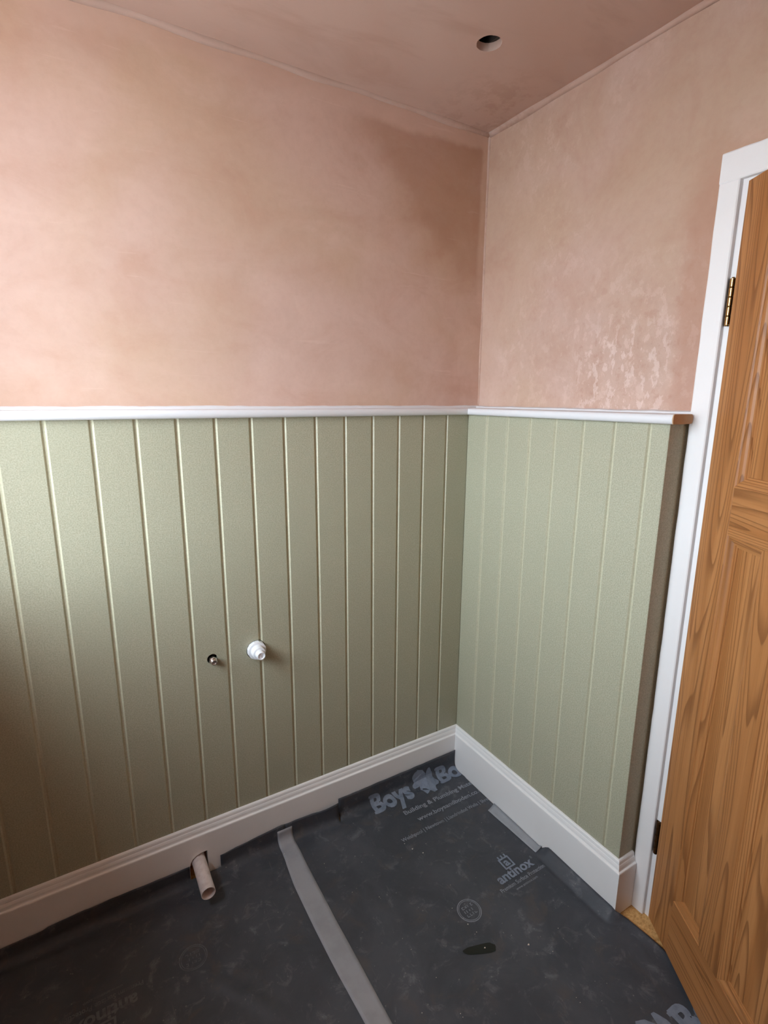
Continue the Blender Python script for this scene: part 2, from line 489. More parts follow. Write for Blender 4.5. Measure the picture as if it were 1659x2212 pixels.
# window in the wall to the left of the photo
win = empty('window_1', (WX - 0.34, (WIN_Y0 + WIN_Y1) / 2, WIN_Z0), label='white framed window lighting the room from the left', cat='window', kind='structure')
wf = MB(); fx0, fx1, fwid = WX - 0.38, WX - 0.31, 0.05
wf.box(fx0, fx1, WIN_Y0, WIN_Y1, WIN_Z0, WIN_Z0 + fwid); wf.box(fx0, fx1, WIN_Y0, WIN_Y1, WIN_Z1 - fwid, WIN_Z1)
wf.box(fx0, fx1, WIN_Y0, WIN_Y0 + fwid, WIN_Z0 + fwid, WIN_Z1 - fwid); wf.box(fx0, fx1, WIN_Y1 - fwid, WIN_Y1, WIN_Z0 + fwid, WIN_Z1 - fwid)
wf.build('window_frame', M_upvc, win)
MB().box(WX - 0.348, WX - 0.342, WIN_Y0 + 0.05, WIN_Y1 - 0.05, WIN_Z0 + 0.05, WIN_Z1 - 0.05).build('pane', M_glass, win)
MB().box(WX - 0.31, WX + 0.03, WIN_Y0 + 0.001, WIN_Y1 - 0.001, WIN_Z0 + 0.0005, WIN_Z0 + 0.022).build('window_sill', M_upvc, win)

# ------------------------------------------------------------------ sage green tongue and groove panelling
GW, GB, GD = 0.0058, 0.0022, 0.0048       # half width of a groove at the face, at its bottom, and its depth
PT, PB = 1.4295, 0.004
BACK_G = [0.0965 + 0.1 * i for i in range(18) if 0.0965 + 0.1 * i < -WX - 0.02]
RIGHT_G = [0.1013 + 0.1 * i for i in range(7)]
SEND = 0.751

pan_b = empty('wall_panelling', (-0.925, 0.01, 0), label='long dull green grooved panelling with a white cap and a pipe stub', cat='panelling')
pan_r = empty('wall_panelling', (0.01, -0.37, 0), label='short pale green grooved panelling beside the door trim', cat='panelling')

def board(parent, s0, s1, g0, g1, fn):
    """one board between two grooves; s along the wall, d into the wall; fn(s, d, z)"""
    a0 = s0 + (GW if g0 else 0); b0 = s0 + (GB if g0 else 0)
    a1 = s1 - (GW if g1 else 0); b1 = s1 - (GB if g1 else 0)
    m = MB(); m.prism([(b0, GD), (a0, 0.0004), (a0 + 0.0006, 0.0), (a1 - 0.0006, 0.0), (a1, 0.0004), (b1, GD)], fn, PB, PT)
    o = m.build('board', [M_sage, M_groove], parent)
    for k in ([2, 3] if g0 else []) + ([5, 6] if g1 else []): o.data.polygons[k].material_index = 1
    return o
fb = lambda s, d, z: (-s, d, z)
fr = lambda s, d, z: (d, -s, z)
eb = [0.0] + BACK_G + [-WX - 0.001]
boards_b = [board(pan_b, eb[i], eb[i + 1], i > 0, i + 2 < len(eb), fb) for i in range(len(eb) - 1)]
er = [0.0005] + RIGHT_G + [SEND]
boards_r = [board(pan_r, er[i], er[i + 1], i > 0, i + 2 < len(er), fr) for i in range(len(er) - 1)]
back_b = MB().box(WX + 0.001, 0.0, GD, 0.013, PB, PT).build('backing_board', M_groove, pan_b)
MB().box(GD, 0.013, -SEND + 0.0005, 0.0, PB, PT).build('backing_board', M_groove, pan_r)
MB().box(0.0002, PX - 0.0005, -SEND - 0.0014, -SEND - 0.0002, PB, PT).build('end_strip', M_sage, pan_r, label='narrow shaded green return strip')

# holes for the pipe tail and the capped outlet
VX, VZ, VR = -0.9450, 0.7230, 0.0150
KX, KZ, KR = -0.8120, 0.7200, 0.0305
def cyl_y(x, z, r, y0, y1, n=40):
    return MB().lathe([(r, y0), (r, y1)], lambda a, b, h: (x + a, h, z + b), n)
cutters = [cyl_y(VX, VZ, VR, -0.02, 0.03).build('cutter', M_dark), cyl_y(KX, KZ, KR, -0.02, 0.03).build('cutter', M_dark)]
bpy.context.view_layer.update()
cut(back_b, cutters)
for o, (s0, s1) in zip(boards_b, zip(eb[:-1], eb[1:])):
    hit = [c for c, (cx, cr) in zip(cutters, ((-VX, VR), (-KX, KR))) if cx + cr > s0 and cx - cr < s1]
    if hit: cut(o, hit)
for c in cutters: drop(c)

# ------------------------------------------------------------------ skirting boards
SK = [(0.0, 0.003), (0.018, 0.003), (0.018, 0.150), (0.0172, 0.1525), (0.0150, 0.1540), (0.0128, 0.1550), (0.0118, 0.1575),
      (0.0112, 0.1640), (0.0094, 0.1695), (0.0078, 0.1720), (0.0078, 0.1745), (0.0066, 0.1800), (0.0042, 0.1830), (0.0, 0.1840)]
def skirting(name, stations, label):
    """stations: (point on the panel face, direction of a unit offset into the room)"""
    v = []; f = []; m = len(SK)
    for (px, py), (dx, dy) in stations:
        v += [(px + dx * o, py + dy * o, z) for o, z in SK]
    for k in range(len(stations) - 1):
        for i in range(m):
            j = (i + 1) % m
            f.append((k * m + i, k * m + j, (k + 1) * m + j, (k + 1) * m + i))
    f += [tuple(range(m)), tuple(range((len(stations) - 1) * m, len(stations) * m))[::-1]]
    return obj(name, v, f, M_white, label=label, cat='skirting', kind='structure')
sk_b = skirting('baseboard_back', [((WX + 0.001, -0.0003), (0, -1)), ((-0.0003, -0.0003), (-1, -1))], 'long white moulded skirting with a notch around the waste pipe')
sk_r = skirting('baseboard_right', [((-0.0003, -0.0003), (-1, -1)), ((-0.0003, -SEND - 0.0017), (-1, -1)), ((0.0625, -SEND - 0.0017), (0, -1))], 'short white moulded skirting returning to the door trim')
# arched notch for the pipe
NX0, NX1 = -1.058, -1.003
arch = [(NX0, -0.02), (NX1, -0.02), (NX1, 0.090)] + [(NX1 - 0.006 - 0.020 * i / 4, 0.0895 + 0.0005 * math.sin(i)) for i in range(1, 4)] + [(NX0 + 0.022, 0.086), (NX0 + 0.010, 0.078), (NX0 + 0.003, 0.066), (NX0, 0.052)]
cn = MB().prism(arch, lambda u, w, d: (u, d, w), -0.04, 0.02).build('cutter', M_dark)
bpy.context.view_layer.update()
cut(sk_b, [cn]); drop(cn)
cn2 = MB().prism(arch, lambda u, w, d: (u, d, w), -0.005, 0.03).build('cutter', M_dark)
bpy.context.view_layer.update()
cut(back_b, [cn2])
for o, (s0, s1) in zip(boards_b, zip(eb[:-1], eb[1:])):
    if -NX0 > s0 and -NX1 < s1: cut(o, [cn2])
drop(cn2)

# ------------------------------------------------------------------ white cap rail on the panelling
RZ0, RZ1, RN = 1.4300, 1.4535, 0.020
def rail_prof(backoff):
    p = [(-backoff, RZ0), (RN - 0.010, RZ0)]
    h = RZ1 - RZ0
    for i in range(0, 9):
        a = -math.pi / 2 + math.pi * i / 8
        p.append((RN - 0.008 + 0.008 * math.cos(a), RZ0 + h / 2 + (h / 2) * math.sin(a)))
    p += [(-backoff, RZ1)]
    return p
def rail(name, st, prof, label, endmat=False):
    m = len(prof); v = []
    for fnp in st: v += [fnp(o, z) for o, z in prof]
    f = [(i, (i + 1) % m, m + (i + 1) % m, m + i) for i in range(m)]
    f += [tuple(range(m)), tuple(range(m, 2 * m))[::-1]]
    o = obj(name, v, f, [M_primer, M_mdf], label=label, cat='rail', kind='structure')
    if endmat: o.data.polygons[len(f) - 1].material_index = 1
    smooth_by_angle(o, 40)
    return o
YEND = -0.7665
tr1 = rail('trim_1', [lambda o, z: (WX + 0.001, -o, z), lambda o, z: (min(-o, PX - 0.001) if o > -0.0001 else -o * 0.98, -o, z)], rail_prof(PY - 0.001),
           'long white bullnose rail capping the dull green panelling')
tr2 = rail('trim_2', [lambda o, z: (-o, min(-o, 0.04) if o > -0.0001 else min(-o * 0.98, PY - 0.0012), z), lambda o, z: (-o, YEND, z)], rail_prof(0.0625),
           'short white bullnose rail ending in a brown cut end')
# rounded raw end of the rail where it laps the door trim
h2 = (RZ1 - RZ0) / 2
pe = []
for cxx, s0 in ((-RN + 0.004, -90), (0.0545, 90)):
    for i in range(9):
        a = math.radians((-90 - 180 * i / 8) if cxx < 0 else (90 - 180 * i / 8))
        rx = 0.004 if cxx < 0 else 0.008
        pe.append((cxx + rx * math.cos(a), RZ0 + h2 + h2 * math.sin(a)))
end = MB().prism(pe, lambda u, w, d: (u, d, w), YEND - 0.0004, YEND - 0.0030).build('cut_end', M_mdf, tr2, label='brown unpainted cut end')
# white filler bead between rail and plaster
def bead(parent, a, b, nrm, z0, z1, depth, mat, n=160, seed=0):
    a = Vector(a); b = Vector(b); nrm = Vector(nrm); v = []; f = []
    for i in range(n + 1):
        p = a.lerp(b, i / n)
        w = noise.noise(p * 9 + Vector((seed, 0, 0))) * 0.0022 + noise.noise(p * 40 + Vector((0, seed, 0))) * 0.0012
        v += [(p.x, p.y, z0), tuple(p + nrm * depth) [:2] + (z0,), tuple(p + nrm * depth * 0.75)[:2] + (z1 - 0.003 + w,), (p.x, p.y, z1 + w)]
    for i in range(n):
        k = 4 * i
        f += [(k + j, k + (j + 1) % 4, k + 4 + (j + 1) % 4, k + 4 + j) for j in range(4)]
    f += [(3, 2, 1, 0), (4 * n, 4 * n + 1, 4 * n + 2, 4 * n + 3)]
    return obj('filler_bead', v, f, mat, parent, smooth=False)
bead(tr1, (WX, PY + 0.001, 0), (PX - 0.002, PY + 0.001, 0), (0, -1, 0), RZ1 - 0.0008, 1.4625, 0.006, M_primer, seed=2)
bead(tr2, (PX + 0.001, PY - 0.004, 0), (PX + 0.001, -0.7625, 0), (-1, 0, 0), RZ1 - 0.019, 1.4610, 0.0185, M_primer, seed=5)

# ------------------------------------------------------------------ door trim (architrave), lining
AX, AY0, AY1, AZ0, AZ1 = 0.0635, -0.7600, -0.8055, 1.9580, 2.0210
arc = empty('trim_3', (0.075, -1.20, 0), label='white painted architrave around the oak door', cat='architrave', kind='structure')
def wav(p, s): return 0.0016 * noise.noise(Vector((p * 11, s, 0))) + 0.0008 * noise.noise(Vector((p * 45, s, 3)))
def leg(y_out, y_in, parent, wave=True):
    """upright with an uneven outer edge under paint and plaster, and a rounded inner edge"""
    n = 60; v = []; f = []
    sg = 1 if y_out > y_in else -1
    for i in range(n + 1):
        z = 0.002 + (AZ0 - 0.002) * i / n
        yo = y_out + (wav(z, 1.0) * min(1, (AZ0 - z) / 0.1) if wave else 0)
        v += [(PX + 0.001, yo, z), (AX + 0.002, yo, z), (AX, yo - sg * 0.003, z), (AX, y_in + sg * 0.004, z), (AX + 0.0015, y_in + sg * 0.001, z), (AX + 0.004, y_in, z), (PX - 0.0002, y_in, z)]
    for i in range(n):
        k = 7 * i
        f += [(k + j, k + (j + 1) % 7, k + 7 + (j + 1) % 7, k + 7 + j) for j in range(7)]
    f += [tuple(range(7))[::-1], tuple(range(7 * n, 7 * n + 7))]
    return obj('upright', v, f, M_trim, parent)
leg(AY0, AY1, arc)
LY1 = -1.597
leg(LY1 - 0.052, LY1 - 0.010, arc, False)
hd = MB(); n = 60
v = []; f = []
for i in range(n + 1):
    y = AY0 + (LY1 - 0.052 - AY0) * i / n
    zt = AZ1 + wav(y, 7.0) * min(1, (AY0 - y) / 0.05)
    inn = AZ0 if (AY1 > y > LY1 - 0.010) else AZ0
    v += [(PX + 0.001, y, zt), (AX + 0.002, y, zt), (AX, y, zt - 0.003), (AX, y, inn + 0.004), (AX + 0.0015, y, inn + 0.001), (AX + 0.004, y, inn + 0.0002), (PX - 0.0002, y, inn + 0.0002)]
for i in range(n):
    k = 7 * i
    f += [(k + j, k + (j + 1) % 7, k + 7 + (j + 1) % 7, k + 7 + j) for j in range(7)]
f += [tuple(range(7))[::-1], tuple(range(7 * n, 7 * n + 7))]
obj('head', v, f, M_trim, arc)
# lining of the doorway, its edge flush with the plaster
LY0 = -0.8205
lin = MB()
lin.box(PX - 0.0055, PX + 0.131, LY0, DY0 - 0.0005, 0.0, 1.9535)
lin.box(PX - 0.0055, PX + 0.131, DY1 + 0.0005, LY1, 0.0, 1.9535)
lin.box(PX - 0.0055, PX + 0.131, DY1 + 0.0005, DY0 - 0.0005, 1.9535, DZ - 0.0005)
lin.build('lining', M_trim, arc, label='white door lining edge')
st = MB()
st.box(PX + 0.045, PX + 0.085, LY0 - 0.012, LY0, 0.0, 1.9535); st.box(PX + 0.045, PX + 0.085, LY1, LY1 + 0.012, 0.0, 1.9535)
st.box(PX + 0.045, PX + 0.085, LY1 + 0.012, LY0 - 0.012, 1.9415, 1.9535)
st.build('door_stop', M_trim, arc)

# ------------------------------------------------------------------ oak door, standing ajar into the room
DPHI = math.radians(32.0)
DOOR = empty('door_1', (0.060, -0.825, 0.018), 0.0, label='golden oak panelled door standing ajar on brass hinges', cat='door', kind='structure')
# local x runs along the leaf from the hinge edge, local y runs back through its thickness, local z up
DOOR.matrix_basis = Matrix(((-math.sin(DPHI), math.cos(DPHI), 0, 0.060), (-math.cos(DPHI), -math.sin(DPHI), 0, -0.825), (0, 0, 1, 0.018), (0, 0, 0, 1)))
DW, DT, DB = 0.762, 0.036, 0.018
def dz(z): return z - DB
def dpart(name, x0, x1, z0, z1, mat, y0=0.0, y1=DT, ch=0.0012):
    a, b = dz(z0), dz(z1)
    prof = [(x0, y0 + ch), (x0 + ch, y0), (x1 - ch, y0), (x1, y0 + ch), (x1, y1 - ch), (x1 - ch, y1), (x0 + ch, y1), (x0, y1 - ch)]
    return MB().prism(prof, lambda u, w, d: (u, w, d), a, b).build(name, mat, DOOR, local=True)
TOPZ = 1.9465
SL, SR = 0.101, DW - 0.101
MRB, MRT, BRT, TRB = 1.1895, 1.3010, 0.1850, 1.8450
dpart('stile', 0.0, SL, DB, TOPZ, M_oakv, ch=0.0008)
dpart('stile', SR, DW, DB, TOPZ, M_oakv, ch=0.0008)
def drail(z0, z1):
    a, b = dz(z0), dz(z1); ch = 0.0008
    prof = [(0.0, a), (0.0, b), (DT, b), (DT, a)]
    return MB().prism(prof, lambda u, w, d: (d, u, w), SL + 0.0004, SR - 0.0004).build('rail', M_oakh, DOOR, local=True)
drail(DB, BRT); drail(MRB, MRT); drail(TRB, TOPZ)
mun = [(0.2200, 0.2930), (DW - 0.2930, DW - 0.2200)]
for a, b in mun: dpart('muntin', a, b, BRT + 0.0004, MRB - 0.0004, M_oakv)
cells = [(SL, SR, MRT, TRB), (SL, mun[0][0], BRT, MRB), (mun[0][1], mun[1][0], BRT, MRB), (mun[1][1], SR, BRT, MRB)]
MPROF = [(0.0, 0.0010), (0.0022, 0.0030), (0.0060, 0.0034), (0.0105, 0.0050), (0.0150, 0.0085), (0.0185, 0.0095), (0.0195, 0.0120), (0.0230, 0.0125), (0.0240, 0.0145)]
for (x0, x1, z0, z1) in cells:
    a, b = dz(z0), dz(z1)
    MB().box(x0 + 0.0005, x1 - 0.0005, 0.0138, DT - 0.0138, a + 0.0005, b - 0.0005).build('panel', M_oakv, DOOR, local=True)
    for side in (0, 1):
        ring_ = MPROF + [(0.0, 0.0145)]; k = len(ring_)
        cor = lambda c, ins: ((x0 + ins, a + ins), (x1 - ins, a + ins), (x1 - ins, b - ins), (x0 + ins, b - ins))[c]
        for c in range(4):
            v = []
            for e in (c, (c + 1) % 4):
                for ins, dep in ring_:
                    p = cor(e, ins); v.append((p[0], dep if side == 0 else DT - dep, p[1]))
            f = [(i, (i + 1) % k, k + (i + 1) % k, k + i) for i in range(k)] + [tuple(range(k)), tuple(range(k, 2 * k))[::-1]]
            obj('moulding', v, f, M_oakh if c in (0, 2) else M_oakv, DOOR, local=True)

# brass butt hinges
PINX, PINY = 0.0690, -0.8155
def hinge(z0, z1, mk, label):
    # leaf let into the hinge edge of the door and onto the lining edge
    root = obj('hinge', [(-0.0006, 0.002, z0 - DB), (-0.0022, 0.002, z0 - DB), (-0.0022, 0.030, z0 - DB), (-0.0006, 0.030, z0 - DB),
                         (-0.0006, 0.002, z1 - DB), (-0.0022, 0.002, z1 - DB), (-0.0022, 0.030, z1 - DB), (-0.0006, 0.030, z1 - DB)],
               [(0, 3, 2, 1), (4, 5, 6, 7), (0, 1, 5, 4), (1, 2, 6, 5), (2, 3, 7, 6), (3, 0, 4, 7)], M_brassd, DOOR, local=True, label=label)
    n = 5; L = (z1 - z0) / n
    inv = DOOR.matrix_basis.inverted()
    for i in range(n):
        a, b = z0 + i * L + 0.0010, z0 + (i + 1) * L - 0.0010
        m = MB().lathe([(0.0045, a), (0.0056, a + 0.0008), (0.0056, b - 0.0008), (0.0045, b)], lambda p, q, hh: tuple(inv @ Vector((PINX + p, PINY + q, hh))), 20)
        k = m.build('knuckle', mk, root, local=True); smooth_by_angle(k, 40)
    m = MB().lathe([(0.0030, z0 - 0.0012), (0.0030, z1 + 0.0012)], lambda p, q, hh: tuple(inv @ Vector((PINX + p, PINY + q, hh))), 16)
    m.build('pin', M_brassd, root, local=True)
    pl_ = [tuple(inv @ Vector(q)) for q in ((PX - 0.0057, -0.8063, z0), (PX - 0.0057, -0.8200, z0), (PX - 0.0072, -0.8200, z0), (PX - 0.0072, -0.8063, z0),
                                           (PX - 0.0057, -0.8063, z1), (PX - 0.0057, -0.8200, z1), (PX - 0.0072, -0.8200, z1), (PX - 0.0072, -0.8063, z1))]
    obj('leaf', pl_, [(0, 3, 2, 1), (4, 5, 6, 7), (0, 1, 5, 4), (1, 2, 6, 5), (2, 3, 7, 6), (3, 0, 4, 7)], M_brassd, root, local=True)
hinge(1.6530, 1.7555, M_brass, 'shiny brass hinge')
hinge(0.2220, 0.3250, M_brassd, 'dark brown hinge')

# ------------------------------------------------------------------ black protection sheets on the floor
YW, RF = -0.0196, 0.030
ARC = RF * math.pi / 2
def lerp_tab(tab, x):
    if x <= tab[0][0]: return tab[0][1]
    for (a, p), (b, q) in zip(tab, tab[1:]):
        if x <= b: return p + (q - p) * (x - a) / (b - a)
    return tab[-1][1]
UP = [(-1.90, 0.052), (-1.448, 0.054), (-1.432, 0.060), (-1.36, 0.064), (-1.06, 0.062), (-0.965, 0.056), (-0.80, 0.070), (-0.765, 0.074), (-0.745, 0.070), (-0.60, 0.070), (-0.552, 0.076), (-0.548, 0.083), (-0.50, 0.082), (-0.02, 0.084)]
def sst(v, a, b):
    t = min(1, max(0, (v - a) / (b - a))); return t * t * (3 - 2 * t)
def height(x, y):
    p = Vector((x, y, 0))
    h = 0.0035 + 0.0016 * noise.noise(p * 5) + 0.0010 * noise.noise(p * 13 + Vector((3, 1, 0)))
    # ridges running out from the wall on the left hand sheet
    h += 0.0035 * max(0, noise.noise(Vector((x * 9 + y * 3, y * 2.0, 4)))) * sst(-x, 0.78, 0.95)
    # fold in front of the pipe
    q = (x + 1.06) * 0.8 + (y + 0.36) * 0.6
    h += 0.010 * math.exp(-(q / 0.014) ** 2) * sst(-y, 0.27, 0.36) * sst(y, -0.62, -0.40)
    h += 0.004 * math.exp(-((x + 0.80 + 0.25 * (y + 0.5)) / 0.02) ** 2) * sst(-y, 0.33, 0.45)
    # lifted line parallel to the skirting
    h += 0.003 * math.exp(-((y + 0.085 + 0.02 * math.sin(x * 5)) / 0.012) ** 2)
    # right hand edge curling up against the skirting and in the doorway
    k = sst(-y, 0.480, 0.525) * (1 - sst(-y, 0.765, 0.80))
    e = edge_x(y) - x
    if e < 0.060:
        h += k * (0.032 * max(0.0, 1 - e / 0.030) - 0.002 * math.exp(-((e - 0.034) / 0.006) ** 2))
        h += (1 - k) * 0.005 * sst(-e, -0.030, 0.0) * sst(-y, 0.5, 0.8) * (1 - sst(-y, 0.87, 0.95))
    return max(0.0016, h)
def edge_x(y):
    return lerp_tab([(-2.5, 0.045), (-1.0, 0.022), (-0.86, 0.015), (-0.792, 0.008), (-0.769, -0.0195), (-0.515, -0.0200), (-0.50, -0.0195), (0.1, -0.0192)], y)
def surf(x, t, lift=0.0, sheet='r'):
    """point on the sheet: t is the distance along it from the top of the curve at the skirting"""
    yw = YW - 0.002
    if sheet == 'r' and -0.70 < x < -0.5505:
        yw -= 0.011 * sst(x, -0.70, -0.57)
    if t <= 0:
        w = 0.0015 * noise.noise(Vector((x * 14, t * 20, 2)))
        return Vector((x, yw - 0.0016 + min(w, 0.0012) - lift, RF - t))
    if t < ARC:
        a = t / RF
        fade = t / ARC
        y = yw - RF + RF * math.cos(a); z = RF - RF * math.sin(a)
        hh = height(x, y) * fade
        return Vector((x, y - 0.0016 * (1 - fade) - lift * math.cos(a), z + hh + lift * math.sin(a)))
    y = yw - RF - (t - ARC)
    return Vector((x, y, height(x, y) + lift))
def frange(a, b, step):
    n = max(1, int(round((b - a) / step))); return [a + (b - a) * i / n for i in range(n + 1)]
def make_sheet(name, xs, side, slot, crack, label):
    ts_floor = frange(ARC, 1.2, 0.012) + frange(1.2, 2.36, 0.05)[1:]
    ts_arc = frange(0, ARC, ARC / 6)[:-1]
    v = []; f = []
    upn = 5
    rows = ['u%d' % i for i in range(upn)] + ts_arc + ts_floor
    for ti, t in enumerate(rows):
        for xi, x in enumerate(xs):
            if isinstance(t, str):
                u = lerp_tab(UP, x) + 0.0012 * noise.noise(Vector((x * 30, 0, 9)))
                tt = -(u - RF) * (1 - int(t[1:]) / upn)
                if side == 'r' and x > -0.03: tt *= 1.0
            else: tt = t
            xx = x
            if side == 'r':
                # last columns follow the uneven right hand edge
                yy = YW - RF - (tt - ARC) if tt > ARC else 0.0
                q = (x - XR0) / (XR1 - XR0)
                if q > 0: xx = XR0 + (edge_x(yy) - XR0) * q
            v.append(surf(xx, tt, 0.0, side))
    nx = len(xs)
    for r in range(len(rows) - 1):
        for c in range(nx - 1):
            xm = (xs[c] + xs[c + 1]) / 2
            if slot and slot[0] < xm < slot[1] and r < upn + 2: continue
            if crack and crack[0] < xm < crack[1] and r < upn + 4: continue
            f.append((r * nx + c, r * nx + c + 1, (r + 1) * nx + c + 1, (r + 1) * nx + c))
    o = obj(name, v, f, M_sheet, smooth=True, label=label, cat='floor sheet')
    bm = bmesh.new(); bm.from_mesh(o.data)
    bmesh.ops.delete(bm, geom=[q for q in bm.verts if not q.link_faces], context='VERTS')
    bmesh.ops.recalc_face_normals(bm, faces=bm.faces[:])
    up_ = sum(fc.normal.z for fc in bm.faces)
    if up_ < 0: bmesh.ops.reverse_faces(bm, faces=bm.faces[:])
    bm.to_mesh(o.data); bm.free()
    md = o.modifiers.new('thickness', 'SOLIDIFY'); md.thickness = 0.0012; md.offset = -1.0
    return o
XR0, XR1 = -0.12, -0.0192
SLOT = (-1.060, -0.966)
xl = frange(WX + 0.004, SLOT[0], 0.012) + frange(SLOT[0], SLOT[1], 0.012)[1:] + frange(SLOT[1], -0.7482, 0.012)[1:]
CR = (-0.5525, -0.5475)
xr = frange(-0.748, CR[0], 0.012) + [CR[1]] + frange(CR[1], XR0, 0.012)[1:] + frange(XR0, XR1, 0.005)[1:]
sheet_l = make_sheet('floor_protection_sheet', xl, 'l', SLOT, None, 'dark wrinkled protection sheet under the waste pipe, left of the long tape')
sheet_r = make_sheet('floor_protection_sheet', xr, 'r', None, CR, 'black printed protection sheet between the long tape and the doorway')

# printed words and emblems on the sheets
def glyph_mesh(text, bold=0.0):
    cu = bpy.data.curves.new('glyphs', 'FONT'); cu.body = text; cu.size = 1.0; cu.offset = bold; cu.resolution_u = 4
    cu.fill_mode = 'BOTH'; cu.extrude = 0.0
    o = bpy.data.objects.new('glyphs', cu); col.objects.link(o)
    bpy.context.view_layer.update()
    me = bpy.data.meshes.new_from_object(o.evaluated_get(bpy.context.evaluated_depsgraph_get()))
    bpy.data.objects.remove(o); bpy.data.curves.remove(cu)
    return me
def print_text(name, text, x0, v0, width, cap, mat, parent, bold=0.0, xmax=None, flip=None, side='r', lift=0.0011, maxlen=0.012, vmax=None):
    """lay letters on the sheet: left end x0, baseline v0 (metres along the sheet towards the wall), cap height"""
    me = glyph_mesh(text, bold)
    bm = bmesh.new(); bm.from_mesh(me); bpy.data.meshes.remove(me)
    xs = [q.co.x for q in bm.verts]; ca = glyph_cap
    sx = width / (max(xs) - min(xs)); mn = min(xs)
    for q in bm.verts: q.co = Vector((x0 + (q.co.x - mn) * sx, v0 + q.co.y / ca * cap, 0))
    lay(bm, name, mat, parent, xmax, flip, side, lift, maxlen)
def lay(bm, name, mat, parent, xmax=None, flip=None, side='r', lift=0.0011, maxlen=0.012):
    if xmax is not None:
        bmesh.ops.bisect_plane(bm, geom=bm.verts[:] + bm.edges[:] + bm.faces[:], plane_co=(xmax, 0, 0), plane_no=(1, 0, 0), clear_outer=True)
    for _ in range(3):
        lg = [e for e in bm.edges if e.calc_length() > maxlen]
        if not lg: break
        bmesh.ops.subdivide_edges(bm, edges=lg, cuts=1)
    bmesh.ops.triangulate(bm, faces=bm.faces[:])
    for q in bm.verts:
        x, v = q.co.x, q.co.y
        if flip: x, v = flip[0] - x, flip[1] - v
        t = ARC - v - 0.002
        q.co = surf(x, t, lift, side)
    me = bpy.data.meshes.new(name); bm.to_mesh(me); bm.free()
    return obj(name, [q.co for q in me.vertices], [tuple(p.vertices) for p in me.polygons], mat, parent)
_m = glyph_mesh('B'); glyph_cap = max(q.co.y for q in _m.vertices); bpy.data.meshes.remove(_m)
def poly_bm(*polys):
    bm = bmesh.new()
    for p in polys:
        bm.faces.new([bm.verts.new((x, y, 0)) for x, y in p])
    return bm
EMB = [(-0.2313, 0.0573), (-0.2218, 0.0721), (-0.2056, 0.0813), (-0.1821, 0.072), (-0.1667, 0.0501), (-0.1684, 0.0334), (-0.1585, 0.0721), (-0.1483, 0.0713), (-0.1354, 0.044), (-0.1355, 0.025), (-0.1307, 0.015), (-0.1196, -0.0005), (-0.1275, -0.0139), (-0.1532, -0.0211), (-0.155, -0.0418), (-0.171, -0.0454), (-0.1806, -0.0312), (-0.2029, -0.0394), (-0.2081, -0.0236), (-0.2155, -0.0107), (-0.2043, 0.0076), (-0.2303, 0.0059), (-0.2353, 0.017), (-0.2237, 0.0312)]
def refine(p, seed):
    out = []
    for i in range(len(p)):
        a, b = Vector(p[i]), Vector(p[(i + 1) % len(p)])
        for k in range(3):
            q = a.lerp(b, k / 3)
            n_ = 0.0028 * noise.noise(Vector((q.x * 120, q.y * 120, seed)))
            out.append((q.x + n_, q.y - n_))
    return out
XM = -0.0205
def slab(x0, x1, v0, v1):
    lay(poly_bm([(x0, v0), (x1, v0), (x1, v1), (x0, v1)]), 'printed_slab', M_print, sheet_r, lift=0.0012)
def merchant_print(dv, words=True, side='r'):
    # heavy slab lettering: bold letters plus the slabs of the B, y
    lay(poly_bm(refine([(x, y + dv) for x, y in EMB], 1 + dv)), 'printed_emblem', M_print, sheet_r, xmax=XM)
    print_text('printed_word', 'Bo', -0.1185, -0.022 + dv, 0.108, 0.074, M_print, sheet_r, 0.040, xmax=XM)
    slab(-0.1235, -0.095, -0.0245 + dv, -0.0145 + dv); slab(-0.1235, -0.095, 0.0435 + dv, 0.0535 + dv)
    if not words: return
    print_text('printed_word', 'Boys', -0.4200, -0.026 + dv, 0.172, 0.079, M_print, sheet_r, 0.040)
    slab(-0.4250, -0.395, -0.0290 + dv, -0.0190 + dv); slab(-0.4250, -0.395, 0.0450 + dv, 0.0555 + dv)
    print_text('printed_line', 'Building & Plumbing Materials', -0.3330, -0.086 + dv, 0.364, 0.0185, M_print2, sheet_r, 0.022, xmax=XM)
    print_text('printed_line', 'www.boysandboden.co.uk', -0.3060, -0.134 + dv, 0.312, 0.0180, M_print2, sheet_r, 0.018, xmax=XM)
    print_text('printed_line', 'Welshpool | Newtown | Llandrindod Wells | Shrewsbury', -0.4060, -0.182 + dv, 0.442, 0.0140, M_print2, sheet_r, 0.014, xmax=XM)
merchant_print(0.0)
merchant_print(-0.998, False)
def ringpoly(cx, cy, r0, r1, n=40):
    out = []
    for i in range(n):
        a, b = 2 * math.pi * i / n, 2 * math.pi * (i + 1) / n
        out.append([(cx + r0 * math.cos(a), cy + r0 * math.sin(a)), (cx + r1 * math.cos(a), cy + r1 * math.sin(a)), (cx + r1 * math.cos(b), cy + r1 * math.sin(b)), (cx + r0 * math.cos(b), cy + r0 * math.sin(b))])
    return out
YB = 0.0496          # |y| of the sheet where v = 0
